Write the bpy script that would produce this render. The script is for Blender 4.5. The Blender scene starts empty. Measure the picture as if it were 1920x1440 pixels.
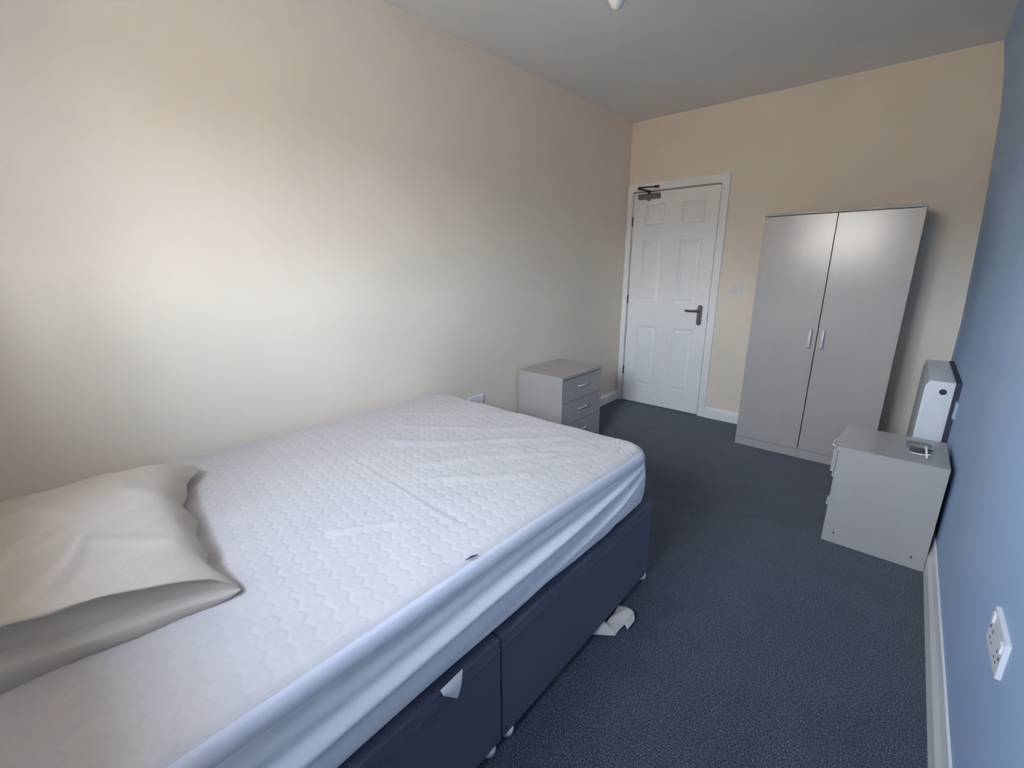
import bpy, bmesh, math, random
import numpy as np
from mathutils import Matrix, Vector, noise
random.seed(4)
scene = bpy.context.scene
col = scene.collection

# ------------------------------------------------------------------ camera
cam_data = bpy.data.cameras.new('camera'); cam = bpy.data.objects.new('camera', cam_data); col.objects.link(cam)
right = Vector((0.75018793, 0.66120542, -0.00504643)); fwd = Vector((-0.63920982, 0.72323707, -0.26141719)); up = Vector((-0.1692007, 0.19933775, 0.96521272))
M = Matrix.Identity(4)
for i in range(3):
    M[i][0] = right[i]; M[i][1] = up[i]; M[i][2] = -fwd[i]
M.translation = Vector((2.1145236, -4.0488184, 1.3620434))
cam.matrix_world = M
cam_data.sensor_fit = 'HORIZONTAL'; cam_data.sensor_width = 36.0
cam_data.lens = 36.0 * 828.6 / 1920.0
cam_data.clip_start = 0.02; cam_data.clip_end = 60
scene.camera = cam

# ------------------------------------------------------------------ view, world, sun
vs = scene.view_settings
vs.view_transform = 'Standard'; vs.look = 'None'; vs.gamma = 1.0; vs.use_curve_mapping = False
vs.exposure = 0.45
scene.cycles.max_bounces = 14; scene.cycles.diffuse_bounces = 10; scene.cycles.transparent_max_bounces = 16
scene.cycles.sample_clamp_indirect = 6.0
try:
    scene.cycles.use_denoising = True
except Exception:
    pass

w = bpy.data.worlds.new('world'); scene.world = w; w.use_nodes = True
nt = w.node_tree; nt.nodes.clear()
out = nt.nodes.new('ShaderNodeOutputWorld'); bg = nt.nodes.new('ShaderNodeBackground')
tc = nt.nodes.new('ShaderNodeTexCoord'); sep = nt.nodes.new('ShaderNodeSeparateXYZ'); ramp = nt.nodes.new('ShaderNodeValToRGB')
mr = nt.nodes.new('ShaderNodeMapRange'); mr.inputs[1].default_value = -1; mr.inputs[2].default_value = 1
cr = ramp.color_ramp
cr.elements[0].position = 0.49; cr.elements[0].color = (0.18, 0.17, 0.16, 1)
cr.elements[1].position = 1.0; cr.elements[1].color = (0.50, 0.66, 1.0, 1)
e = cr.elements.new(0.50); e.color = (0.95, 0.88, 0.80, 1)
e = cr.elements.new(0.57); e.color = (0.86, 0.92, 1.0, 1)
e = cr.elements.new(0.70); e.color = (0.74, 0.85, 1.0, 1)
nt.links.new(tc.outputs['Generated'], sep.inputs[0]); nt.links.new(sep.outputs['Z'], mr.inputs[0])
nt.links.new(mr.outputs[0], ramp.inputs[0]); nt.links.new(ramp.outputs[0], bg.inputs[0]); nt.links.new(bg.outputs[0], out.inputs[0])
bg.inputs[1].default_value = 46.0

# the sun stands behind the house: it lights the ground in front of the window, not the room
SUN_DIR = Vector((-0.25, -1.0, -0.75)).normalized()
sd = bpy.data.lights.new('sun', 'SUN'); sun = bpy.data.objects.new('sun', sd); col.objects.link(sun)
sun.rotation_euler = SUN_DIR.to_track_quat('-Z', 'Y').to_euler()
sun.location = (3.5, 9, 9)
sd.energy = 105.0; sd.angle = math.radians(1.0); sd.color = (1.0, 0.90, 0.76)

# window opening in the wall behind the camera
WX0, WX1, WZ0, WZ1 = 0.86, 1.78, 1.30, 2.10
TN = 0.32          # thickness of the window wall
YN = -4.42; H = 2.577; W = 2.396
pd = bpy.data.lights.new('window_portal', 'AREA'); po = bpy.data.objects.new('window_portal', pd); col.objects.link(po)
pd.shape = 'RECTANGLE'; pd.size = WX1 - WX0; pd.size_y = WZ1 - WZ0; pd.cycles.is_portal = True
po.location = ((WX0+WX1)/2, YN - TN + 0.01, (WZ0+WZ1)/2); po.rotation_euler = (math.radians(90), 0, 0)

# ------------------------------------------------------------------ materials
def lin(c):
    return tuple(((x/255)/12.92 if x/255 <= 0.04045 else ((x/255+0.055)/1.055)**2.4) for x in c)
def mat(name, rgb, rough=0.6, metal=0.0, var=0.0, scale=30.0, bump=0.0, bscale=None, spec=0.5, rgb2=None, stretch=None, detail=3.0, sheen=0.0, band=(0.35, 0.65)):
    m = bpy.data.materials.new(name); m.use_nodes = True
    nt = m.node_tree; p = nt.nodes['Principled BSDF']
    c = lin(rgb)
    p.inputs['Base Color'].default_value = (*c, 1); p.inputs['Roughness'].default_value = rough
    p.inputs['Metallic'].default_value = metal; p.inputs['Specular IOR Level'].default_value = spec
    if sheen: p.inputs['Sheen Weight'].default_value = sheen
    if var or rgb2 or bump:
        tc = nt.nodes.new('ShaderNodeTexCoord'); mp = nt.nodes.new('ShaderNodeMapping')
        if stretch: mp.inputs['Scale'].default_value = stretch
        nt.links.new(tc.outputs['Object'], mp.inputs[0])
    if var or rgb2:
        n = nt.nodes.new('ShaderNodeTexNoise'); n.inputs['Scale'].default_value = scale; n.inputs['Detail'].default_value = detail
        nt.links.new(mp.outputs[0], n.inputs['Vector'])
        r = nt.nodes.new('ShaderNodeValToRGB'); r.color_ramp.elements[0].position = band[0]; r.color_ramp.elements[1].position = band[1]
        c2 = lin(rgb2) if rgb2 else tuple(min(1, x*(1+var)) for x in c)
        c1 = c if rgb2 else tuple(x*(1-var) for x in c)
        r.color_ramp.elements[0].color = (*c1, 1); r.color_ramp.elements[1].color = (*c2, 1)
        nt.links.new(n.outputs['Fac'], r.inputs[0]); nt.links.new(r.outputs[0], p.inputs['Base Color'])
    if bump:
        n2 = nt.nodes.new('ShaderNodeTexNoise'); n2.inputs['Scale'].default_value = bscale or scale; n2.inputs['Detail'].default_value = 2.0
        nt.links.new(mp.outputs[0], n2.inputs['Vector'])
        b = nt.nodes.new('ShaderNodeBump'); b.inputs['Strength'].default_value = bump; b.inputs['Distance'].default_value = 0.004
        nt.links.new(n2.outputs['Fac'], b.inputs['Height']); nt.links.new(b.outputs[0], p.inputs['Normal'])
    return m

beige = mat('beige_wall_paint', (232, 222, 208), 0.75, var=0.02, scale=2.5, bump=0.06, bscale=160, spec=0.3)
ceil_m = mat('white_ceiling_paint', (232, 231, 229), 0.85, var=0.015, scale=3, bump=0.05, bscale=120, spec=0.2)
blue = mat('blue_wall_paint', (164, 188, 220), 0.7, var=0.03, scale=2.0, bump=0.06, bscale=160, spec=0.3)
gloss_white = mat('white_gloss_paint', (242, 242, 241), 0.35, var=0.01, scale=6, spec=0.5)
door_white = mat('white_door_paint', (243, 243, 242), 0.42, var=0.012, scale=10, bump=0.05, bscale=60)
laminate = mat('grey_laminate', (177, 173, 169), 0.215, var=0.014, scale=18, spec=0.45, stretch=(1, 1, 0.12))
lam_dark = mat('grey_laminate_board', (172, 168, 164), 0.5, var=0.03, scale=18, stretch=(1, 1, 0.12))
dark_gap = mat('dark_board_edge', (52, 50, 50), 0.8, var=0.05)
satin = mat('satin_silver', (226, 229, 233), 0.35, metal=0.25, var=0.02, scale=40)
nickel = mat('brushed_nickel', (128, 126, 124), 0.28, metal=1.0, var=0.05, scale=80)
closer_m = mat('grey_closer_enamel', (128, 124, 122), 0.38, metal=0.5, var=0.03)
steel_dark = mat('dark_steel', (84, 82, 80), 0.4, metal=0.9, var=0.04)
quilt_m = mat('white_quilted_cotton', (194, 190, 189), 0.9, var=0.012, scale=40, bump=0.12, bscale=420, spec=0.15, sheen=0.15)
skirt_m = mat('white_stretch_skirt', (243, 244, 247), 0.8, var=0.015, scale=30, bump=0.08, bscale=500, spec=0.2)
band_m = mat('white_edge_band', (204, 205, 214), 0.8, var=0.01, scale=30, bump=0.06, bscale=500, spec=0.2)
case_m = mat('white_pillow_cotton', (190, 181, 170), 0.9, var=0.012, scale=14, bump=0.15, bscale=90, spec=0.15, sheen=0.1)
navy = mat('navy_divan_fabric', (74, 76, 96), 0.92, rgb2=(90, 92, 114), scale=260, bump=0.35, bscale=420, spec=0.15, sheen=0.2)
plastic = mat('white_plastic', (232, 233, 236), 0.35, var=0.01, spec=0.5)
plastic2 = mat('white_switch_plastic', (222, 220, 218), 0.3, var=0.01, spec=0.5)
heater_m = mat('white_heater_enamel', (228, 232, 238), 0.35, var=0.01, scale=12, spec=0.5)
black = mat('black_plastic', (22, 22, 26), 0.5, var=0.05)
cloth_m = mat('cream_cloth', (222, 212, 202), 0.92, var=0.03, scale=40, bump=0.2, bscale=200, spec=0.1)
paper = mat('white_paper', (240, 240, 242), 0.7, var=0.01)
bulb_m = mat('white_bulb_glass', (214, 217, 216), 0.25, var=0.01, spec=0.5)
label_m = mat('dark_label', (60, 62, 100), 0.8, var=0.05)

def carpet_material():
    m = bpy.data.materials.new('dark_blue_carpet'); m.use_nodes = True
    nt = m.node_tree; p = nt.nodes['Principled BSDF']
    p.inputs['Roughness'].default_value = 0.95; p.inputs['Specular IOR Level'].default_value = 0.1; p.inputs['Sheen Weight'].default_value = 0.25
    tc = nt.nodes.new('ShaderNodeTexCoord')
    n = nt.nodes.new('ShaderNodeTexNoise'); n.inputs['Scale'].default_value = 220; n.inputs['Detail'].default_value = 5; n.inputs['Roughness'].default_value = 0.75
    n3 = nt.nodes.new('ShaderNodeTexNoise'); n3.inputs['Scale'].default_value = 7; n3.inputs['Detail'].default_value = 4
    r = nt.nodes.new('ShaderNodeValToRGB'); E = r.color_ramp.elements
    E[0].position = 0.38; E[0].color = (*lin((40, 42, 52)), 1); E[1].position = 0.66; E[1].color = (*lin((138, 146, 160)), 1)
    k = E.new(0.52); k.color = (*lin((64, 69, 83)), 1)
    mx = nt.nodes.new('ShaderNodeMix'); mx.data_type = 'RGBA'; mx.blend_type = 'MULTIPLY'; mx.inputs[0].default_value = 1.0
    r2 = nt.nodes.new('ShaderNodeValToRGB'); r2.color_ramp.elements[0].position = 0.3; r2.color_ramp.elements[1].position = 0.7
    r2.color_ramp.elements[0].color = (0.88, 0.88, 0.88, 1); r2.color_ramp.elements[1].color = (1.08, 1.08, 1.08, 1)
    b = nt.nodes.new('ShaderNodeBump'); b.inputs['Strength'].default_value = 0.22; b.inputs['Distance'].default_value = 0.005
    L = nt.links.new
    L(tc.outputs['Object'], n.inputs['Vector']); L(tc.outputs['Object'], n3.inputs['Vector'])
    L(n.outputs['Fac'], r.inputs[0]); L(n3.outputs['Fac'], r2.inputs[0])
    L(r.outputs[0], mx.inputs[6]); L(r2.outputs[0], mx.inputs[7]); L(mx.outputs[2], p.inputs['Base Color'])
    L(n.outputs['Fac'], b.inputs['Height']); L(b.outputs[0], p.inputs['Normal'])
    return m
carpet = carpet_material()

def glass_material(name, tint, pane=False):
    m = bpy.data.materials.new(name); m.use_nodes = True; nt = m.node_tree
    if not pane:
        p = nt.nodes['Principled BSDF']; p.inputs['Transmission Weight'].default_value = 1.0
        p.inputs['Roughness'].default_value = 0.12; p.inputs['IOR'].default_value = 1.38
        p.inputs['Base Color'].default_value = (*tint, 1)
        return m
    nt.nodes.clear()
    o = nt.nodes.new('ShaderNodeOutputMaterial'); t = nt.nodes.new('ShaderNodeBsdfTransparent'); g = nt.nodes.new('ShaderNodeBsdfGlossy')
    t.inputs[0].default_value = (*tint, 1); g.inputs['Roughness'].default_value = 0.02
    mx = nt.nodes.new('ShaderNodeMixShader'); mx.inputs[0].default_value = 0.06
    nt.links.new(t.outputs[0], mx.inputs[1]); nt.links.new(g.outputs[0], mx.inputs[2]); nt.links.new(mx.outputs[0], o.inputs[0])
    return m
glass = glass_material('clear_glass', (0.96, 0.98, 0.98))
pane_m = glass_material('window_glass', (0.97, 0.98, 0.98), True)

# ------------------------------------------------------------------ helpers
def tag(o, label=None, cat=None, group=None, kind=None):
    for k, v in (('label', label), ('category', cat), ('group', group), ('kind', kind)):
        if v: o[k] = v
    return o
def empty(name, loc=(0, 0, 0), rz=0.0):
    o = bpy.data.objects.new(name, None); col.objects.link(o); o.location = loc; o.rotation_euler = (0, 0, rz); o.empty_display_size = 0.05
    return o
def obj(name, bm, m, parent=None, bev=0.0, smooth=False, seg=2):
    if bev:
        es = [e for e in bm.edges if len(e.link_faces) == 2 and e.calc_face_angle(0) > 0.5]
        bmesh.ops.bevel(bm, geom=es, offset=bev, segments=seg, affect='EDGES', profile=0.5, clamp_overlap=True)
    me = bpy.data.meshes.new(name); bm.to_mesh(me); bm.free()
    me.materials.append(m)
    if smooth:
        me.polygons.foreach_set('use_smooth', [True]*len(me.polygons))
    o = bpy.data.objects.new(name, me); col.objects.link(o)
    if parent: o.parent = parent
    return o
def box(bm, x0, x1, y0, y1, z0, z1):
    v = [bm.verts.new(p) for p in ((x0,y0,z0),(x1,y0,z0),(x1,y1,z0),(x0,y1,z0),(x0,y0,z1),(x1,y0,z1),(x1,y1,z1),(x0,y1,z1))]
    for f in ((0,3,2,1),(4,5,6,7),(0,1,5,4),(1,2,6,5),(2,3,7,6),(3,0,4,7)):
        bm.faces.new([v[i] for i in f])
    return bm
def bx(*a): return box(bmesh.new(), *a)
def prism(bm, pts, axis, a0, a1):
    """extrude the 2-D polygon pts along axis (0 x, 1 y, 2 z); pts give the other two coordinates in order"""
    def P(p, a):
        q = list(p); q.insert(axis, a); return q
    A = [bm.verts.new(P(p, a0)) for p in pts]; B = [bm.verts.new(P(p, a1)) for p in pts]
    n = len(pts)
    bm.faces.new(A[::-1]); bm.faces.new(B)
    for i in range(n): bm.faces.new((A[i], A[(i+1) % n], B[(i+1) % n], B[i]))
    bmesh.ops.recalc_face_normals(bm, faces=bm.faces)
    return bm
def tube(bm, pts, r, seg=10, cap=True):
    pts = [Vector(p) for p in pts]; rings = []
    for i, p in enumerate(pts):
        d = (pts[min(i+1, len(pts)-1)] - pts[max(i-1, 0)]).normalized()
        a = d.orthogonal().normalized() if i == 0 else (rings_a - d*rings_a.dot(d)).normalized()
        rings_a = a
        b = d.cross(a); rr = r[i] if isinstance(r, (list, tuple)) else r
        rings.append([bm.verts.new(p + a*rr*math.cos(2*math.pi*k/seg) + b*rr*math.sin(2*math.pi*k/seg)) for k in range(seg)])
    for i in range(len(rings)-1):
        for k in range(seg):
            bm.faces.new((rings[i][k], rings[i][(k+1) % seg], rings[i+1][(k+1) % seg], rings[i+1][k]))
    if cap:
        bm.faces.new(rings[0][::-1]); bm.faces.new(rings[-1])
    bmesh.ops.recalc_face_normals(bm, faces=bm.faces)
    return bm
def lathe(bm, prof, seg=24, axis='Z', origin=(0, 0, 0)):
    o = Vector(origin); rings = []
    for r, z in prof:
        ring = []
        for k in range(seg if r > 1e-6 else 1):
            a = 2*math.pi*k/seg
            q = (r*math.cos(a), r*math.sin(a), z)
            if axis == 'Y': q = (q[0], q[2], q[1])
            if axis == 'X': q = (q[2], q[0], q[1])
            ring.append(bm.verts.new(o + Vector(q)))
        rings.append(ring)
    for A, B in zip(rings, rings[1:]):
        for k in range(seg):
            a = [A[k % len(A)], A[(k+1) % len(A)], B[(k+1) % len(B)], B[k % len(B)]]
            f = list(dict.fromkeys(a))
            if len(f) >= 3: bm.faces.new(f)
    if len(rings[0]) > 1: bm.faces.new(rings[0][::-1])
    if len(rings[-1]) > 1: bm.faces.new(rings[-1])
    bmesh.ops.recalc_face_normals(bm, faces=bm.faces)
    return bm
def grid_obj(name, pos, m, parent=None, wrap=False, smooth=True):
    """pos: (n, m, 3) array -> a quad mesh; wrap joins the last column to the first"""
    n, k = pos.shape[:2]
    idx = np.arange(n*k).reshape(n, k)
    a = idx[:-1, :-1] if not wrap else idx[:-1, :]
    r = idx[:, 1:] if not wrap else np.roll(idx, -1, 1)
    q = np.stack([a, r[:-1, :] , r[1:, :], idx[1:, :-1] if not wrap else idx[1:, :]], -1).reshape(-1, 4)
    me = bpy.data.meshes.new(name); me.from_pydata(pos.reshape(-1, 3).tolist(), [], q.tolist()); me.validate(); me.update()
    me.materials.append(m)
    if smooth: me.polygons.foreach_set('use_smooth', [True]*len(me.polygons))
    o = bpy.data.objects.new(name, me); col.objects.link(o)
    if parent: o.parent = parent
    return o
def flip(o):
    o.data.flip_normals(); return o
def structure(name, bm, m, label=None, **k):
    return tag(obj(name, bm, m, **k), label, None, None, 'structure')

# ------------------------------------------------------------------ room shell
T = 0.14
structure('floor', bx(-T, W+T, YN-TN, T, -0.08, 0.0), carpet, 'dark blue-grey flecked carpet')
structure('ceiling', bx(-T, W+T, YN-TN, T, H, H+0.1), ceil_m, 'plain white painted ceiling')
structure('wall_left', bx(-T, 0, YN-TN, T, 0, H), beige, 'plain beige wall beside the bed')
DX0, DX1, DZ = 0.058, 0.826, 1.990            # door opening
bm = bmesh.new(); box(bm, 0, DX0, 0, T, 0, DZ); box(bm, DX1, W+0.1, 0, T, 0, DZ); box(bm, 0, W+0.1, 0, T, DZ, H)
structure('wall_far', bm, beige, 'beige wall with the door and wardrobe')
prof = [(2.397, 0.0), (2.397, 1.0), (2.384, 1.333), (2.371, 1.647), (2.352, 1.946), (2.331, 2.23), (2.306, 2.43), (2.277, H), (2.56, H), (2.56, 0)]
structure('wall_right', prism(bmesh.new(), prof, 1, YN-TN, T), blue, 'pale blue wall with a leaning upper part')
bm = bmesh.new(); box(bm, 0, WX0, YN-TN, YN, 0, H); box(bm, WX1, W+0.1, YN-TN, YN, 0, H); box(bm, WX0, WX1, YN-TN, YN, 0, WZ0); box(bm, WX0, WX1, YN-TN, YN, WZ1, H)
structure('wall_near', bm, beige, 'beige wall with the window')

# the pale paved ground outside the window
paving = mat('pale_paving', (198, 180, 156), 0.95, var=0.08, scale=2)
structure('street', bx(-40, 44, -46, YN-TN-0.3, -3.0, -2.9), paving, 'street outside the window')

render_m = mat('cream_render', (214, 196, 170), 0.9, var=0.06, scale=1.5)
slate = mat('grey_slate', (118, 116, 118), 0.8, var=0.1, scale=3)
fb = tag(empty('facing_terrace', (1.2, -27.0, -2.9)), 'row of houses across the street', None, None, 'structure')
obj('wall', bx(-32, 32, -6, 0, 0, 5.2), render_m, fb)
obj('roof', prism(bmesh.new(), [(0.3, 5.2), (-6.3, 5.2), (-3.0, 6.4)], 0, -32.2, 32.2), slate, fb)

win = tag(empty('window_1', (0, 0, 0)), 'white framed window behind the camera', None, None, 'structure')
f = bmesh.new(); yw0, yw1 = YN-TN+0.03, YN-TN+0.09
box(f, WX0, WX0+0.05, yw0, yw1, WZ0, WZ1); box(f, WX1-0.05, WX1, yw0, yw1, WZ0, WZ1)
box(f, WX0+0.05, WX1-0.05, yw0, yw1, WZ0, WZ0+0.05); box(f, WX0+0.05, WX1-0.05, yw0, yw1, WZ1-0.05, WZ1)
xm = (WX0+WX1)/2; box(f, xm-0.03, xm+0.03, yw0, yw1, WZ0+0.05, WZ1-0.05)
obj('window_frame', f, gloss_white, win)
obj('window_pane', bx(WX0+0.045, xm-0.025, YN-TN+0.055, YN-TN+0.061, WZ0+0.045, WZ1-0.045), pane_m, win)
obj('window_pane', bx(xm+0.025, WX1-0.045, YN-TN+0.055, YN-TN+0.061, WZ0+0.045, WZ1-0.045), pane_m, win)
obj('window_sill', bx(WX0-0.04, WX1+0.04, YN-TN+0.09, YN+0.04, WZ0-0.025, WZ0), gloss_white, win, bev=0.004)

def skirting(h0, h1, t):   # profile in (offset from wall, z)
    return [(0, 0), (t, 0), (t, h0), (t*0.55, h0+(h1-h0)*0.45), (t*0.35, h1), (0, h1)]
pr = skirting(0.075, 0.10, 0.017)
structure('baseboard_left', prism(bmesh.new(), [(a, z) for a, z in pr], 1, YN, -0.02), gloss_white, 'white skirting board along the bed wall')
structure('baseboard_far', prism(bmesh.new(), [(-a, z) for a, z in pr], 0, 0.893, W), gloss_white, 'white skirting board beside the door')
structure('baseboard_right', prism(bmesh.new(), [(W-a, z) for a, z in skirting(0.075, 0.145, 0.018)], 1, YN, -0.018), gloss_white, 'white skirting board under the blue wall')

# door casing
bm = bmesh.new()
cz = 2.062
prism(bm, [(0.002, 0), (0.054, 0), (0.054, 1.994), (0.831, 1.994), (0.831, 0), (0.893, 0), (0.893, cz), (0.002, cz)], 1, -0.018, 0.0)
structure('trim_1', bm, gloss_white, 'white door casing', bev=0.004)
bm = bmesh.new()
box(bm, DX0-0.003, DX0+0.001, 0.0, T, 0, DZ); box(bm, DX1-0.001, DX1+0.003, 0.0, T, 0, DZ); box(bm, DX0, DX1, 0.0, T, DZ-0.001, DZ+0.003); box(bm, DX0, DX1, 0.05, 0.09, 0, DZ)  # last box: board added behind the leaf to stop light leaking through the gaps
structure('trim_2', bm, gloss_white, 'white door lining inside the casing, with an added light-blocking board')

# door
door = tag(empty('door_1', (0.442, 0, 0)), 'white six-panel door with lever handle and closer', None, None, 'structure')
DL, DR = -0.379, 0.380       # local x of the leaf
px = [(-0.268, -0.078), (0.078, 0.270)]
pz = [(0.195, 0.778), (1.015, 1.568), (1.700, 1.880)]
leaf = bmesh.new()
ZT = 1.983
box(leaf, DL, DR, 0.012, 0.044, 0.008, ZT)
xs = [DL, px[0][0], px[0][1], px[1][0], px[1][1], DR]; zs = [0.008, pz[0][0], pz[0][1], pz[1][0], pz[1][1], pz[2][0], pz[2][1], ZT]
for i in range(5):
    for j in range(7):
        if i in (1, 3) and j in (1, 3, 5): continue
        box(leaf, xs[i], xs[i+1], 0.0, 0.012, zs[j], zs[j+1])
bmesh.ops.remove_doubles(leaf, verts=leaf.verts, dist=1e-5)
obj('leaf', leaf, door_white, door)
for (x0, x1) in px:
    for (z0, z1) in pz:
        b = bmesh.new()
        lv = []
        for ins, y in ((0.0, 0.0005), (0.010, 0.0105), (0.016, 0.0105), (0.036, 0.003)):
            lv.append([b.verts.new(p) for p in ((x0+ins, y, z0+ins), (x1-ins, y, z0+ins), (x1-ins, y, z1-ins), (x0+ins, y, z1-ins))])
        for A, B in zip(lv, lv[1:]):
            for k in range(4): b.faces.new((A[k], A[(k+1) % 4], B[(k+1) % 4], B[k]))
        b.faces.new(lv[-1])
        obj('door_panel', b, door_white, door)
for z in (1.70, 0.99, 0.282):
    obj('hinge', tube(bmesh.new(), [(DL-0.004, -0.006, z), (DL-0.004, -0.006, z+0.08)], 0.006), steel_dark, door)
# lever handle on its long plate
hp = bmesh.new(); cxp, zb, ztp, hw = 0.314, 0.828, 1.006, 0.0215
pts = [(cxp + hw*math.cos(a), ztp-hw + hw*math.sin(a)) for a in np.linspace(0, math.pi, 9)] + [(cxp + hw*math.cos(a), zb+hw + hw*math.sin(a)) for a in np.linspace(math.pi, 2*math.pi, 9)]
prism(hp, pts, 1, -0.009, 0.0)
plate = obj('handle', hp, nickel, door, bev=0.002)
lev = bmesh.new()
tube(lev, [(cxp, -0.008, 0.958), (cxp, -0.040, 0.958), (cxp-0.006, -0.050, 0.958), (cxp-0.02, -0.053, 0.957), (cxp-0.06, -0.053, 0.955), (cxp-0.10, -0.050, 0.955), (cxp-0.118, -0.047, 0.957)],
     [0.0115, 0.0115, 0.012, 0.011, 0.0095, 0.0095, 0.007], 12)
obj('lever', lev, nickel, plate, smooth=True)
obj('latch_plate', bx(DR+0.001, DR+0.005, -0.003, 0.02, 0.87, 0.95), steel_dark, door)
# overhead door closer
dc = bmesh.new()
pts = [(0.0, 1.922), (-0.036, 1.924), (-0.046, 1.932), (-0.046, 1.958), (-0.036, 1.967), (0.0, 1.969)]
prism(dc, pts, 0, -0.326, -0.128)
clo = obj('closer', dc, closer_m, door, bev=0.004)
obj('spindle', lathe(bmesh.new(), [(0.010, 1.907), (0.0125, 1.910), (0.0125, 1.932)], 16, 'Z', (-0.231, -0.022, 0)), nickel, clo, smooth=True)
obj('spindle', lathe(bmesh.new(), [(0.012, 1.965), (0.012, 1.992), (0.009, 1.996)], 16, 'Z', (-0.231, -0.022, 0)), steel_dark, clo, smooth=True)
a = bmesh.new(); tube(a, [(-0.231, -0.022, 1.986), (-0.262, -0.060, 1.998), (-0.300, -0.105, 2.006)], [0.009, 0.007, 0.009], 8)
obj('arm', a, steel_dark, clo)
a = bmesh.new(); tube(a, [(-0.300, -0.105, 2.014), (-0.22, -0.065, 2.018), (-0.165, -0.034, 2.018)], [0.008, 0.007, 0.007], 8)
obj('arm', a, steel_dark, clo)
obj('bracket', bx(-0.178, -0.140, -0.046, -0.018, 2.010, 2.028), steel_dark, clo, bev=0.003)

# ------------------------------------------------------------------ light switch and sockets
def rounded_plate(x0, x1, y0, y1, z0, z1): return bx(x0, x1, y0, y1, z0, z1)
sw = tag(empty('light_switch', (1.034, 0, 1.158)), 'white single light switch on beige wall between door and wardrobe', 'switch')
obj('plate', bx(-0.044, 0.044, -0.009, 0.0, -0.044, 0.044), plastic2, sw, bev=0.003)
obj('rocker', bx(-0.009, 0.009, -0.014, -0.008, -0.016, 0.016), plastic2, sw, bev=0.002)

def socket(loc, rz, label):
    s = tag(empty('wall_socket', loc, rz), label, 'socket', 'double sockets on the walls')   # local: plate faces +x, width along y
    b = bx(0, 0.009, -0.073, 0.073, -0.043, 0.043)
    obj('plate', b, plastic, s, bev=0.004)
    for y in (-0.034, 0.034):
        for (dy, dz, a, c) in ((0, -0.002, 0.0022, 0.0045), (-0.011, -0.024, 0.0035, 0.002), (0.011, -0.024, 0.0035, 0.002)):
            obj('pin_slot', bx(0.0085, 0.0094, y+dy-a, y+dy+a, dz-c, dz+c), black, s)
        yy = y + (0.022 if y > 0 else -0.022)
        obj('switch_rocker', bx(0.008, 0.0125, yy-0.008, yy+0.008, 0.012, 0.032), plastic, s, bev=0.002)
    for y in (-0.060, 0.060):
        obj('screw', lathe(bmesh.new(), [(0.004, 0.008), (0.004, 0.0098), (0.002, 0.0102)], 10, 'X', (0, y, -0.004)), nickel, s)
    return s
socket((W+0.001, -2.746, 0.552), math.pi, 'white double socket low on the blue wall at the right')
socket((0.0, -2.040, 0.447), 0.0, 'white double socket on beige wall, just showing behind the mattress')

# ------------------------------------------------------------------ wardrobe
wd = tag(empty('wardrobe', (1.698, -0.02, 0)), 'tall grey two-door wardrobe with silver bar handles against beige wall', 'wardrobe')
WW, WH, D0, D1 = 0.414, 1.687, -0.452, -0.002     # half width, height, front face, back (local)
for s in (-1, 1):
    a, b_ = (-WW, -WW+0.016) if s < 0 else (WW-0.016, WW)
    obj('side_panel', bx(a, b_, D0+0.018, D1, 0, WH-0.018), laminate, wd)
obj('top_panel', bx(-WW-0.001, WW+0.001, D0-0.004, D1, WH-0.018, WH), lam_dark, wd, bev=0.0015)
obj('bottom_panel', bx(-WW+0.016, WW-0.016, D0+0.018, D1-0.005, 0.06, 0.076), laminate, wd)
obj('back_panel', bx(-WW+0.016, WW-0.016, D1-0.005, D1, 0.0, WH-0.018), lam_dark, wd)
obj('plinth', bx(-WW, WW, D0+0.004, D0+0.018, 0, 0.062), laminate, wd, bev=0.001)
for s in (-1, 1):
    x0, x1 = (-WW+0.001, -0.0028) if s < 0 else (0.0028, WW-0.001)
    d = obj('door', bx(x0, x1, D0, D0+0.016, 0.066, WH-0.0225), laminate, wd, bev=0.0015)
    xh = 0.036*s - 0.001
    h = bmesh.new()
    tube(h, [(xh, D0+0.001, 0.812), (xh, D0-0.018, 0.812), (xh, D0-0.025, 0.806), (xh, D0-0.026, 0.80), (xh, D0-0.026, 0.93), (xh, D0-0.025, 0.924), (xh, D0-0.018, 0.918), (xh, D0+0.001, 0.918)][0:3]
         + [(xh, D0-0.027, 0.82), (xh, D0-0.027, 0.91), (xh, D0-0.024, 0.922), (xh, D0-0.016, 0.926), (xh, D0+0.001, 0.926)], 0.0072, 10)
    obj('handle', h, satin, d, smooth=True)

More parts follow.
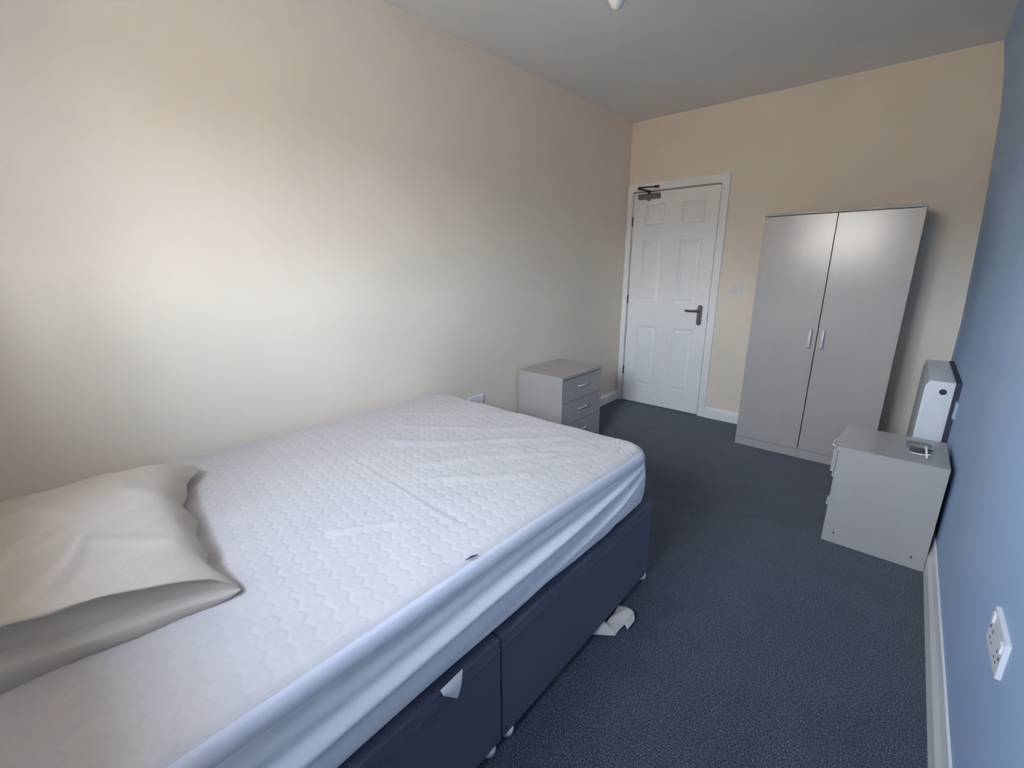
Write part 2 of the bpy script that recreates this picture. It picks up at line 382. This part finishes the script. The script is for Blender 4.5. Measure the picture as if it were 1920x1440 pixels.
# ------------------------------------------------------------------ bedside chests
def chest(loc, rz, d, wdt, h, label, fronts, opened):
    """fronts: drawer front heights from the top down; opened: how far each is pulled out. Front faces local +x, back at x = 0"""
    c = tag(empty('bedside_chest', loc, rz), label, 'bedside chest', 'grey bedside chests')
    y = wdt/2
    for s in (-1, 1):
        a, b_ = (-y, -y+0.016) if s < 0 else (y-0.016, y)
        sp = obj('side_panel', bx(0, d, a, b_, 0, h-0.018), laminate, c, bev=0.001)
        yo = -y-0.0004 if s < 0 else y+0.0004
        for (sx, sz) in ((d-0.045, 0.055), (0.05, 0.055)):
            obj('screw_cap', lathe(bmesh.new(), [(0.0045, -0.0006), (0.0045, 0.0006)], 10, 'Y', (sx, yo, sz)), dark_gap, sp)
    obj('top_panel', bx(0, d+0.004, -y-0.001, y+0.001, h-0.018, h), laminate, c, bev=0.0015)
    obj('back_panel', bx(0.001, 0.005, -y+0.016, y-0.016, 0.0, h-0.018), lam_dark, c)
    obj('plinth', bx(d-0.02, d-0.004, -y+0.016, y-0.016, 0, 0.045), laminate, c)
    zt = h-0.018-0.007
    for fh, op in zip(fronts, opened):
        z1, z0 = zt, zt-fh
        f = bmesh.new(); x1 = d-0.001+op
        box(f, x1-0.016, x1, -y+0.018, y-0.018, z0, z1)
        iy = y-0.03
        box(f, 0.03+op, x1-0.016, -iy, -iy+0.01, z0+0.015, z1-0.02); box(f, 0.03+op, x1-0.016, iy-0.01, iy, z0+0.015, z1-0.02)
        box(f, 0.03+op, x1-0.016, -iy, iy, z0+0.01, z0+0.015); box(f, 0.03+op, 0.04+op, -iy, iy, z0+0.015, z1-0.02)
        dr = obj('drawer', f, laminate, c)
        zc = (z0+z1)/2 + (0.036 if op else 0.012)
        hb = bmesh.new()
        tube(hb, [(x1-0.001, -0.055, zc), (x1+0.007, -0.055, zc), (x1+0.012, -0.050, zc), (x1+0.014, -0.040, zc), (x1+0.014, 0.040, zc), (x1+0.012, 0.050, zc), (x1+0.007, 0.055, zc), (x1-0.001, 0.055, zc)], 0.005, 8)
        obj('handle', hb, satin, dr, smooth=True)
        zt = z0-0.004
    return c
chest((0.020, -1.340, 0), 0.0, 0.400, 0.530, 0.600, 'grey chest of drawers against beige wall, beyond foot of the bed', (0.168, 0.168, 0.168), (0, 0, 0))
chest((2.376, -1.334, 0), math.pi, 0.388, 0.388, 0.507, 'grey chest against the blue wall with glass ashtray on top, top drawer ajar', (0.114, 0.158, 0.158), (0.020, 0, 0))

# ------------------------------------------------------------------ ashtray and white stick
ZC = 0.507
ash = tag(empty('ashtray', (2.272, -1.372, ZC+0.0005), math.radians(4)), 'small clear glass ashtray on the grey chest by blue wall', 'ashtray')
def sq_ring(r, z, n=28, p=4.0):
    out = []
    for k in range(n):
        a = 2*math.pi*k/n; c, s = math.cos(a), math.sin(a)
        q = (abs(c)**p + abs(s)**p)**(-1/p)
        out.append((r*q*c, r*q*s, z))
    return out
b = bmesh.new(); rings = []
for r, z in ((0.036, 0), (0.044, 0.004), (0.048, 0.032), (0.046, 0.036), (0.040, 0.036), (0.034, 0.012), (0.020, 0.008)):
    rings.append([b.verts.new(p) for p in sq_ring(r, z)])
for A, B in zip(rings, rings[1:]):
    for k in range(28): b.faces.new((A[k], A[(k+1) % 28], B[(k+1) % 28], B[k]))
b.faces.new(rings[0][::-1]); b.faces.new(rings[-1])
bmesh.ops.recalc_face_normals(b, faces=b.faces)
obj('bowl', b, glass, ash, smooth=True)
st = tag(empty('white_stick', (0, 0, 0)), 'thin white stick leaning on the rim of the glass ashtray', 'stick')
obj('paper_tube', tube(bmesh.new(), [(2.291, -1.408, 0.5530), (2.300, -1.448, 0.5115)], 0.004, 10), paper, st, smooth=True)

# ------------------------------------------------------------------ heater on the blue wall
shadow_m = mat('dark_blue_shadow', (58, 60, 82), 0.7, var=0.04)
spur_m = mat('pale_blue_plastic', (168, 186, 212), 0.5, var=0.02)
ht = tag(empty('panel_heater', (2.397, -0.545, 0.20)), 'white slim electric panel heater mounted on blue wall behind the chest', 'heater')
hx0, hx1, hy0, hy1, hh = -0.124, -0.020, -0.345, 0.350, 0.558
obj('body', bx(hx0, hx1, hy0, hy1, 0.0, hh), heater_m, ht, bev=0.005)
pf = [(hx0-0.010, 0.03), (hx0+0.001, 0.0), (hx0+0.001, hh-0.01), (hx0-0.010, hh-0.035)]
b = bmesh.new(); prism(b, [(a, z) for a, z in pf], 1, hy0+0.012, hy1-0.01)
obj('front_panel', b, heater_m, ht, bev=0.002)
kn = obj('control_knob', lathe(bmesh.new(), [(0.011, -0.001), (0.011, 0.012), (0.009, 0.014), (0.0, 0.014)], 16, 'Y', (0, 0, 0)), steel_dark, ht)
kn.location = (-0.060, hy0-0.011, hh-0.052)
rc = obj('recess', lathe(bmesh.new(), [(0.015, 0.0), (0.015, 0.0022), (0.0, 0.0022)], 18, 'Y', (0, 0, 0)), black, ht); rc.location = (-0.061, hy0-0.0016, hh-0.054)
obj('shadow_plate', bx(-0.021, 0.0, hy0-0.035, hy1-0.02, 0.10, hh+0.008), shadow_m, ht, bev=0.003)  # dark sheet added behind the body, stands in for its shadow on the wall
fs = tag(empty('fused_spur', (2.397, -0.935, 0.632)), 'small pale spur outlet on blue wall beside the heater end', 'outlet')
obj('plate', bx(-0.010, 0.0, -0.043, 0.043, -0.043, 0.043), spur_m, fs, bev=0.003)
obj('fuse_slot', bx(-0.0106, -0.0098, -0.006, 0.006, -0.022, 0.022), black, fs)

# ------------------------------------------------------------------ divan base
dv = tag(empty('divan_base', (0.745, -3.345, 0)), 'dark navy fabric divan bed base in two halves under the mattress', 'bed base')
BX0, BX1, BZ0, BZ1 = -0.705, 0.700, 0.030, 0.385
YF, YS, YH = 0.952, 0.002, -0.955
for (y0, y1) in ((YS+0.004, YF), (YH, YS-0.004)):
    half = obj('base_half', bx(BX0, BX1, y0, y1, BZ0, BZ1), navy, dv, bev=0.012, seg=3)
    # border seam piped round the upper edge
    e = 0.004; zt = BZ1-0.035
    loop = [(BX0-0.001, y0-0.001, zt), (BX1+0.001, y0-0.001, zt), (BX1+0.001, y1+0.001, zt), (BX0-0.001, y1+0.001, zt), (BX0-0.001, y0-0.001, zt)]
    obj('border_seam', tube(bmesh.new(), loop[0:3] + loop[3:], 0.003, 6), navy, half)
    for gx in (BX0+0.05, BX1-0.018):
        for gy in (y0+0.035, y1-0.035 if y1 < YF-0.1 else y1-0.012):
            g = bmesh.new(); lathe(g, [(0.012, 0.0), (0.019, 0.004), (0.022, 0.014), (0.020, 0.031)], 18, 'Z', (gx, gy, 0))
            obj('glide', g, plastic, half, smooth=True)

# ------------------------------------------------------------------ mattress in its quilted protector
mt = tag(empty('mattress', (0.735, -3.355, 0.385)), 'double mattress in a white honeycomb-quilted protector on the navy divan', 'mattress')
MC = np.array([0.735, -3.355]); HA, HB, RC, RE = 0.694, 0.975, 0.115, 0.044
def smooth01(t): t = np.clip(t, 0, 1); return t*t*(3-2*t)
def ridge(x, y, pts, wd_, amp):
    out = np.zeros_like(x)
    for (ax, ay), (bx_, by) in zip(pts, pts[1:]):
        dx, dy = bx_-ax, by-ay; L2 = dx*dx+dy*dy
        t = np.clip(((x-ax)*dx + (y-ay)*dy)/L2, 0, 1)
        d2 = (x-ax-t*dx)**2 + (y-ay-t*dy)**2
        out = np.maximum(out, np.exp(-d2/(wd_*wd_)))
    return amp*out
def top_height(x, y):
    """world height of the mattress top"""
    s = smooth01((-2.45-y)/0.8)
    z = 0.612 + 0.022*np.clip(x/1.42, 0, 1) + (0.004 + 0.018*np.clip(x/1.42, 0, 1))*s
    z = z + 0.004*np.sin(2.1*x+0.6)*np.sin(1.7*y+1.0)
    return z
def relief(x, y):
    r = np.zeros_like(x)
    x0_, y0_ = x, y
    x = x0_ + 0.016*np.sin(11*y0_+1.3) + 0.010*np.sin(23*x0_+7*y0_); y = y0_ + 0.018*np.sin(9*x0_+4*y0_) + 0.010*np.sin(19*x0_-13*y0_)
    R1 = [([(0.62, -3.289), (0.772, -3.29), (0.987, -3.305), (1.24, -3.327)], 0.012, 0.0020)]
    R2 = [([(0.55, -3.07), (0.689, -2.984), (0.944, -2.734), (1.10, -2.55)], 0.022, 0.006), ([(0.45, -2.94), (0.537, -2.865), (0.843, -2.62), (0.95, -2.5)], 0.022, 0.005),
          ([(0.85, -3.10), (0.914, -3.025), (1.174, -2.743)], 0.022, 0.006), ([(1.00, -3.18), (1.078, -3.105), (1.219, -2.968)], 0.02, 0.005),
          ([(1.02, -3.55), (1.067, -3.501), (1.151, -3.422)], 0.016, 0.004), ([(1.0, -2.86), (1.093, -2.766), (1.211, -2.557)], 0.022, 0.006),
          ([(0.30, -2.80), (0.45, -2.66), (0.62, -2.47)], 0.024, 0.004), ([(1.22, -2.80), (1.30, -2.60), (1.33, -2.45)], 0.018, 0.005), ([(1.12, -2.66), (1.20, -2.46)], 0.016, 0.004)]
    for p, a, b_ in R1: r += ridge(x0_+0.3*(x-x0_), y0_+0.3*(y-y0_), p, a, b_)
    for p, a, b_ in R2: r += ridge(x, y, p, a*1.25, b_*0.95)
    ca, cb = x0_-(MC[0]+HA-RC), y0_-(MC[1]+HB-RC)      # gathers round the foot corner
    dd = np.hypot(ca, cb); an = np.arctan2(cb, ca)
    r += 0.0035*np.sin(an*17+1.0)*np.exp(-((dd-0.085)/0.035)**2)*((ca > -0.05) & (cb > -0.05))
    r += -ridge(x0_+0.3*(x-x0_), y0_+0.3*(y-y0_), [(px_+0.018, py_+0.012) for px_, py_ in R1[0][0]], 0.014, 0.0018)
    return r
def hexes(x, y, s=0.052):
    """1 inside a hexagonal cell, falling to 0 on the stitched lines between the cells"""
    u, v = x*math.cos(0.12)-y*math.sin(0.12), x*math.sin(0.12)+y*math.cos(0.12)
    best = np.full(x.shape, 9.0); sec = np.full(x.shape, 9.0)
    for off in (0, 1):
        gx, gy = s, s*math.sqrt(3)
        cx = (np.floor(u/gx - off*0.5)+0.5+off*0.5)*gx; cy = (np.floor(v/gy - off*0.5)+0.5+off*0.5)*gy
        for i in (-1, 0, 1):
            for j in (-1, 0, 1):
                d = np.hypot(u-cx-i*gx, v-cy-j*gy)
                m = d < best
                sec = np.where(m, best, np.minimum(sec, d)); best = np.where(m, d, best)
    return smooth01((sec-best)/0.013)
def plan(gx, gy):
    """square offsets from the centre -> rounded-corner plan; returns local x, y and the distance to the edge"""
    ax, ay = np.abs(gx), np.abs(gy)
    e = np.minimum(HA-ax, HB-ay)
    ox, oy = ax-(HA-RC), ay-(HB-RC)
    k = (ox > 0) & (oy > 0)
    n = np.hypot(ox, oy); n[n == 0] = 1
    f = np.where(k, np.maximum(ox, oy)/n, 1.0)
    X = np.where(k, HA-RC+ox*f, ax)*np.sign(gx); Y = np.where(k, HB-RC+oy*f, ay)*np.sign(gy)
    return X, Y, e
def outline(n_side=(90, 130)):
    """closed ring of square-border offsets (unit edges), counter-clockwise"""
    a = np.linspace(-1, 1, n_side[0]+1)[:-1]; b_ = np.linspace(-1, 1, n_side[1]+1)[:-1]
    return np.concatenate([np.stack([a, -np.ones_like(a)], 1), np.stack([np.ones_like(b_), b_], 1), np.stack([-a, np.ones_like(a)], 1), np.stack([-np.ones_like(b_), -b_], 1)])
# quilted top
nx, ny = 330, 466
INS = RE*0.40
gx, gy = np.meshgrid(np.linspace(-HA+INS, HA-INS, nx), np.linspace(-HB+INS, HB-INS, ny))
X, Y, E_ = plan(gx, gy)
wx, wy = X+MC[0], Y+MC[1]
def edge_drop(e): 
    ee = np.clip(RE-e, 0, RE); return RE-np.sqrt(np.maximum(RE*RE-ee*ee, 0))
Z = top_height(wx, wy) + relief(wx, wy)*smooth01((E_-INS)/0.05) + 0.0015*hexes(wx, wy)*smooth01((E_-INS)/0.02) - edge_drop(E_)
Z += 0.0016*np.sin(wx*23+2*np.sin(wy*9))*np.sin(wy*17+1.3)
pos = np.stack([X, Y, Z-0.385], -1)
grid_obj('quilted_top', pos, quilt_m, mt)
# smooth band round the edge and the stretch skirt below it
ol = outline()
def ring(e, zfun, push=0.0):
    sx, sy = ol[:, 0]*(HA-e), ol[:, 1]*(HB-e)
    X, Y, _ = plan(sx, sy)
    nrm = np.stack([np.where(np.abs(ol[:, 0]) > 0.9, ol[:, 0], 0), np.where(np.abs(ol[:, 1]) > 0.9, ol[:, 1], 0)], 1)
    Xw, Yw = X+MC[0], Y+MC[1]
    z = zfun(Xw, Yw)
    # outward direction of the rounded plan
    cx_, cy_ = np.clip(X, -(HA-RC), HA-RC), np.clip(Y, -(HB-RC), HB-RC)
    dx, dy = X-cx_, Y-cy_; L = np.hypot(dx, dy); L[L == 0] = 1
    p = push if not callable(push) else push(Xw, Yw, z)
    return np.stack([X+dx/L*p, Y+dy/L*p, z-0.385], 1)
rows = []
for k in range(9):
    th = math.radians(37) + math.radians(53)*k/8
    e = RE*(1-math.sin(th))
    rows.append(ring(e - (0.0015 if k else -0.003), lambda x, y, th=th: top_height(x, y)-RE*(1-math.cos(th)) + 0.0012*(0 < th), 0.0015))
flip(grid_obj('edge_band', np.array(rows), band_m, mt, wrap=True))
def drape(x, y, z):
    """long stretch folds of the skirt, fanning from the foot corner"""
    t = (-2.42-y)/1.9
    spread = 0.030 + 0.20*np.clip(t, 0, 1)**0.55
    q = (0.612 + 0.03*np.clip(t*2, 0, 1) - z)/spread
    f = 0.009*np.sin(q*11.0+0.6*np.sin(y*3)) + 0.005*np.sin(q*19+1.1+0.8*np.sin(y*2.2))
    f = f*np.exp(-np.clip(q-1.6, 0, 9)*0.9)*smooth01(t*6+0.1)
    return f
rows = []
NZ = 44
def zlow(x, y):
    # the hem sags a little and lifts round the foot corner
    return 0.388 + 0.006*np.sin(y*5.0) + 0.02*smooth01((y+2.56)/0.15)*smooth01((x-1.25)/0.15)*0.0
for k in range(NZ+1):
    t = k/NZ
    zf = lambda x, y, t=t: (top_height(x, y)-RE)*(1-t) + zlow(x, y)*t
    bulge = 0.010*math.sin(math.pi*t)
    tuck = -0.022*smooth01(np.array((t-0.86)/0.14))
    rows.append(ring(0.0, zf, lambda x, y, z, b_=bulge, tk=float(tuck), t=t: b_ + tk + drape(x, y, z)*math.sin(math.pi*min(1, t*1.05+0.02))**0.6 if t < 0.95 else b_+tk))
rows.append(ring(0.05, zlow, 0.0))
flip(grid_obj('skirt', np.array(rows), skirt_m, mt, wrap=True))
# small dark label caught in the band seam, and the white care label hanging from the hem
lb = bmesh.new()
P0 = Vector((1.403-0.735, -3.421+3.355, 0.6565-0.385)); P1 = Vector((1.410-0.735, -3.385+3.355, 0.6555-0.385))
tube(lb, [P0, (P0+P1)/2+Vector((0, 0, 0.002)), P1], [0.0010, 0.0026, 0.0010], 6)
obj('dark_label', lb, label_m, mt)
cl = np.zeros((5, 4, 3))
for i in range(5):
    for j in range(4):
        s, t = i/4, j/3
        y = -3.478 - 0.075*t - 0.028*s*(1-t)
        z = 0.396 - (0.060*(1-t)*1.05 + 0.010*t)*s
        cl[i, j] = (1.425 + 0.017 + 0.010*math.sin(2.2*s) + 0.004*t - 0.735, y + 3.355, z - 0.385)
clo_ = grid_obj('care_label', cl, paper, mt)

# ------------------------------------------------------------------ pillow
pl = tag(empty('pillow', (0.690, -4.030, 0.66)), 'plump white pillow in a cotton case at the head of the bed', 'pillow')
def pillow_mesh():
    NV, NT_, NBt, NE = 61, 80, 40, 34
    rows = []
    for iv in range(NV):
        v = -1 + 2*iv/(NV-1)
        hv = max(0.0, 1-abs(v)**(4.5 if v > 0 else 6.0))**0.8
        loop = []
        xr = 0.370 + 0.034*v + 0.012*max(0.0, v)**7
        xl = -0.400 - 0.02*abs(v)**4
        lip = 0.102 + 0.040*max(0.0, -v) - 0.040*max(0.0, v)
        seam = 0.004
        def Y(x): return 0.243*v + (0.010 - 0.145*x - 0.045*max(0.0, 1-(x/0.38)**2))*max(0.0, v)**2
        for i in range(NBt):                       # underside, left to right
            u = i/NBt
            x = xl + (xr-xl)*u
            loop.append((x, Y(x), -0.032*hv + (1-hv)*seam))
        for i in range(NE):                        # the open short end: lower roll, hollow, overhanging lip
            t = i/NE
            zz = -0.032 + (lip+0.032)*t
            s1 = float(smooth01(np.array((t-0.40)/0.10))); s2 = float(smooth01(np.array((t-0.84)/0.14)))
            off = 0.017*math.sin(math.pi*min(1.0, t/0.62))*(1-s1) - 0.011*s1*(1-s2) + 0.010*s2
            off += 0.004*math.sin(7*v+5*t)
            x = xr + off*hv
            loop.append((x, Y(x), zz*hv + (1-hv)*seam))
        for i in range(NT_):                       # top, right to left
            u = 1-i/NT_
            x = xl + (xr+0.012*hv-xl)*u
            left = (max(0.0, 1-(1-2*u)**4) if u < 0.5 else 1.0)**0.55
            crown = 0.118 if u < 0.5 else 0.118 + (lip-0.118)*float(smooth01(np.array((u-0.5)*2)))
            loop.append((x, Y(x), crown*left*hv + (1-hv)*seam))
        rows.append(loop)
    A = np.array(rows)
    # creases and soft lumps
    for iv in range(A.shape[0]):
        v = -1+2*iv/(A.shape[0]-1)
        for k in range(A.shape[1]):
            x, y, z = A[iv, k]
            top = 1.0 if k > NBt+NE-3 else 0.25
            n1 = noise.noise(Vector((x*5.0, y*6.0, 1.3))); n2 = noise.noise(Vector((x*14+y*9, y*5-x*4, 4.1)))
            A[iv, k, 2] += top*(0.011*n1 + 0.007*n2)*(1-abs(v)**6)
            A[iv, k, 1] += (0.009*math.sin(x*15+0.6) + 0.007*math.sin(x*33+1.0))*abs(v)**10
    # world-space creases read on the upper face
    X, Y = A[..., 0]+0.690, A[..., 1]-4.030
    msk = (np.arange(A.shape[1]) > NBt+NE)[None, :]*(1-np.abs(np.linspace(-1, 1, NV))[:, None]**4)
    A[..., 2] += msk*(ridge(X, Y, [(0.835, -4.039), (0.926, -4.068), (0.99, -4.112)], 0.016, 0.010) - ridge(X, Y, [(0.80, -4.055), (0.90, -4.092), (0.96, -4.135)], 0.018, 0.007)
             + ridge(X, Y, [(0.845, -4.165), (0.785, -4.144), (0.74, -4.10)], 0.015, 0.010) + ridge(X, Y, [(0.844, -4.044), (0.895, -3.961), (0.93, -3.90)], 0.018, 0.006)
             + ridge(X, Y, [(0.40, -3.95), (0.60, -3.93), (0.70, -3.86)], 0.03, 0.006) + ridge(X, Y, [(0.55, -4.12), (0.68, -4.05)], 0.02, 0.008))
    return A
A = pillow_mesh()
A[..., 2] += 0.0
po_ = grid_obj('pillowcase', A, case_m, pl, wrap=True)
po_.data.flip_normals()

# ------------------------------------------------------------------ cloth scrap under the bed edge
cs = tag(empty('cloth_scrap', (1.47, -2.735, 0.0)), 'crumpled cream cloth scrap on the carpet, poking from under the divan', 'cloth')
def patch(corners, n=10, lift=lambda s, t: 0.0):
    (a, b_, c, d) = [Vector(p) for p in corners]
    G = np.zeros((n+1, n+1, 3))
    for i in range(n+1):
        for j in range(n+1):
            s, t = i/n, j/n
            p = a*(1-s)*(1-t) + b_*s*(1-t) + c*s*t + d*(1-s)*t
            G[i, j] = (p.x-1.47, p.y+2.735, p.z + lift(s, t))
    return G
g1 = patch(((1.405, -2.850, 0.004), (1.415, -2.735, 0.010), (1.470, -2.742, 0.012), (1.500, -2.766, 0.004)), 10, lambda s, t: 0.016*math.sin(math.pi*s)*math.sin(math.pi*t)+0.003*math.sin(9*s+5*t))
g2 = patch(((1.445, -2.745, 0.006), (1.440, -2.642, 0.016), (1.515, -2.650, 0.030), (1.500, -2.765, 0.006)), 14, lambda s, t: 0.018*math.sin(math.pi*t)*(0.4+0.6*s)+0.004*math.sin(7*s-6*t))
for nm, g in (('torn_flap', g1), ('curled_flap', g2)):
    o = grid_obj(nm, g, cloth_m, cs); so = o.modifiers.new('thick', 'SOLIDIFY'); so.thickness = 0.003
g3 = patch(((1.515, -2.650, 0.030), (1.528, -2.665, 0.018), (1.524, -2.720, 0.010), (1.507, -2.715, 0.026)), 6)
o = grid_obj('curled_edge', g3, cloth_m, cs); so = o.modifiers.new('thick', 'SOLIDIFY'); so.thickness = 0.002

# ------------------------------------------------------------------ pendant lamp
pn = tag(empty('pendant_lamp', (1.214, -2.490, H)), 'white bare bulb hanging from the ceiling at the top edge', 'lamp')
obj('ceiling_rose', lathe(bmesh.new(), [(0.052, 0.0), (0.050, -0.014), (0.030, -0.026), (0.008, -0.030)], 24), plastic, pn, smooth=True)
obj('cord', tube(bmesh.new(), [(0, 0, -0.026), (0.001, 0, -0.10), (0, 0, -0.20)], 0.0032, 8), plastic, pn)
obj('lamp_holder', lathe(bmesh.new(), [(0.008, -0.190), (0.016, -0.200), (0.019, -0.215), (0.019, -0.255), (0.016, -0.262)], 20), plastic, pn, smooth=True)
obj('bulb', lathe(bmesh.new(), [(0.012, -0.258), (0.014, -0.275), (0.022, -0.298), (0.029, -0.325), (0.0305, -0.345), (0.027, -0.366), (0.018, -0.382), (0.008, -0.389), (0.0, -0.390)], 28), bulb_m, pn, smooth=True)
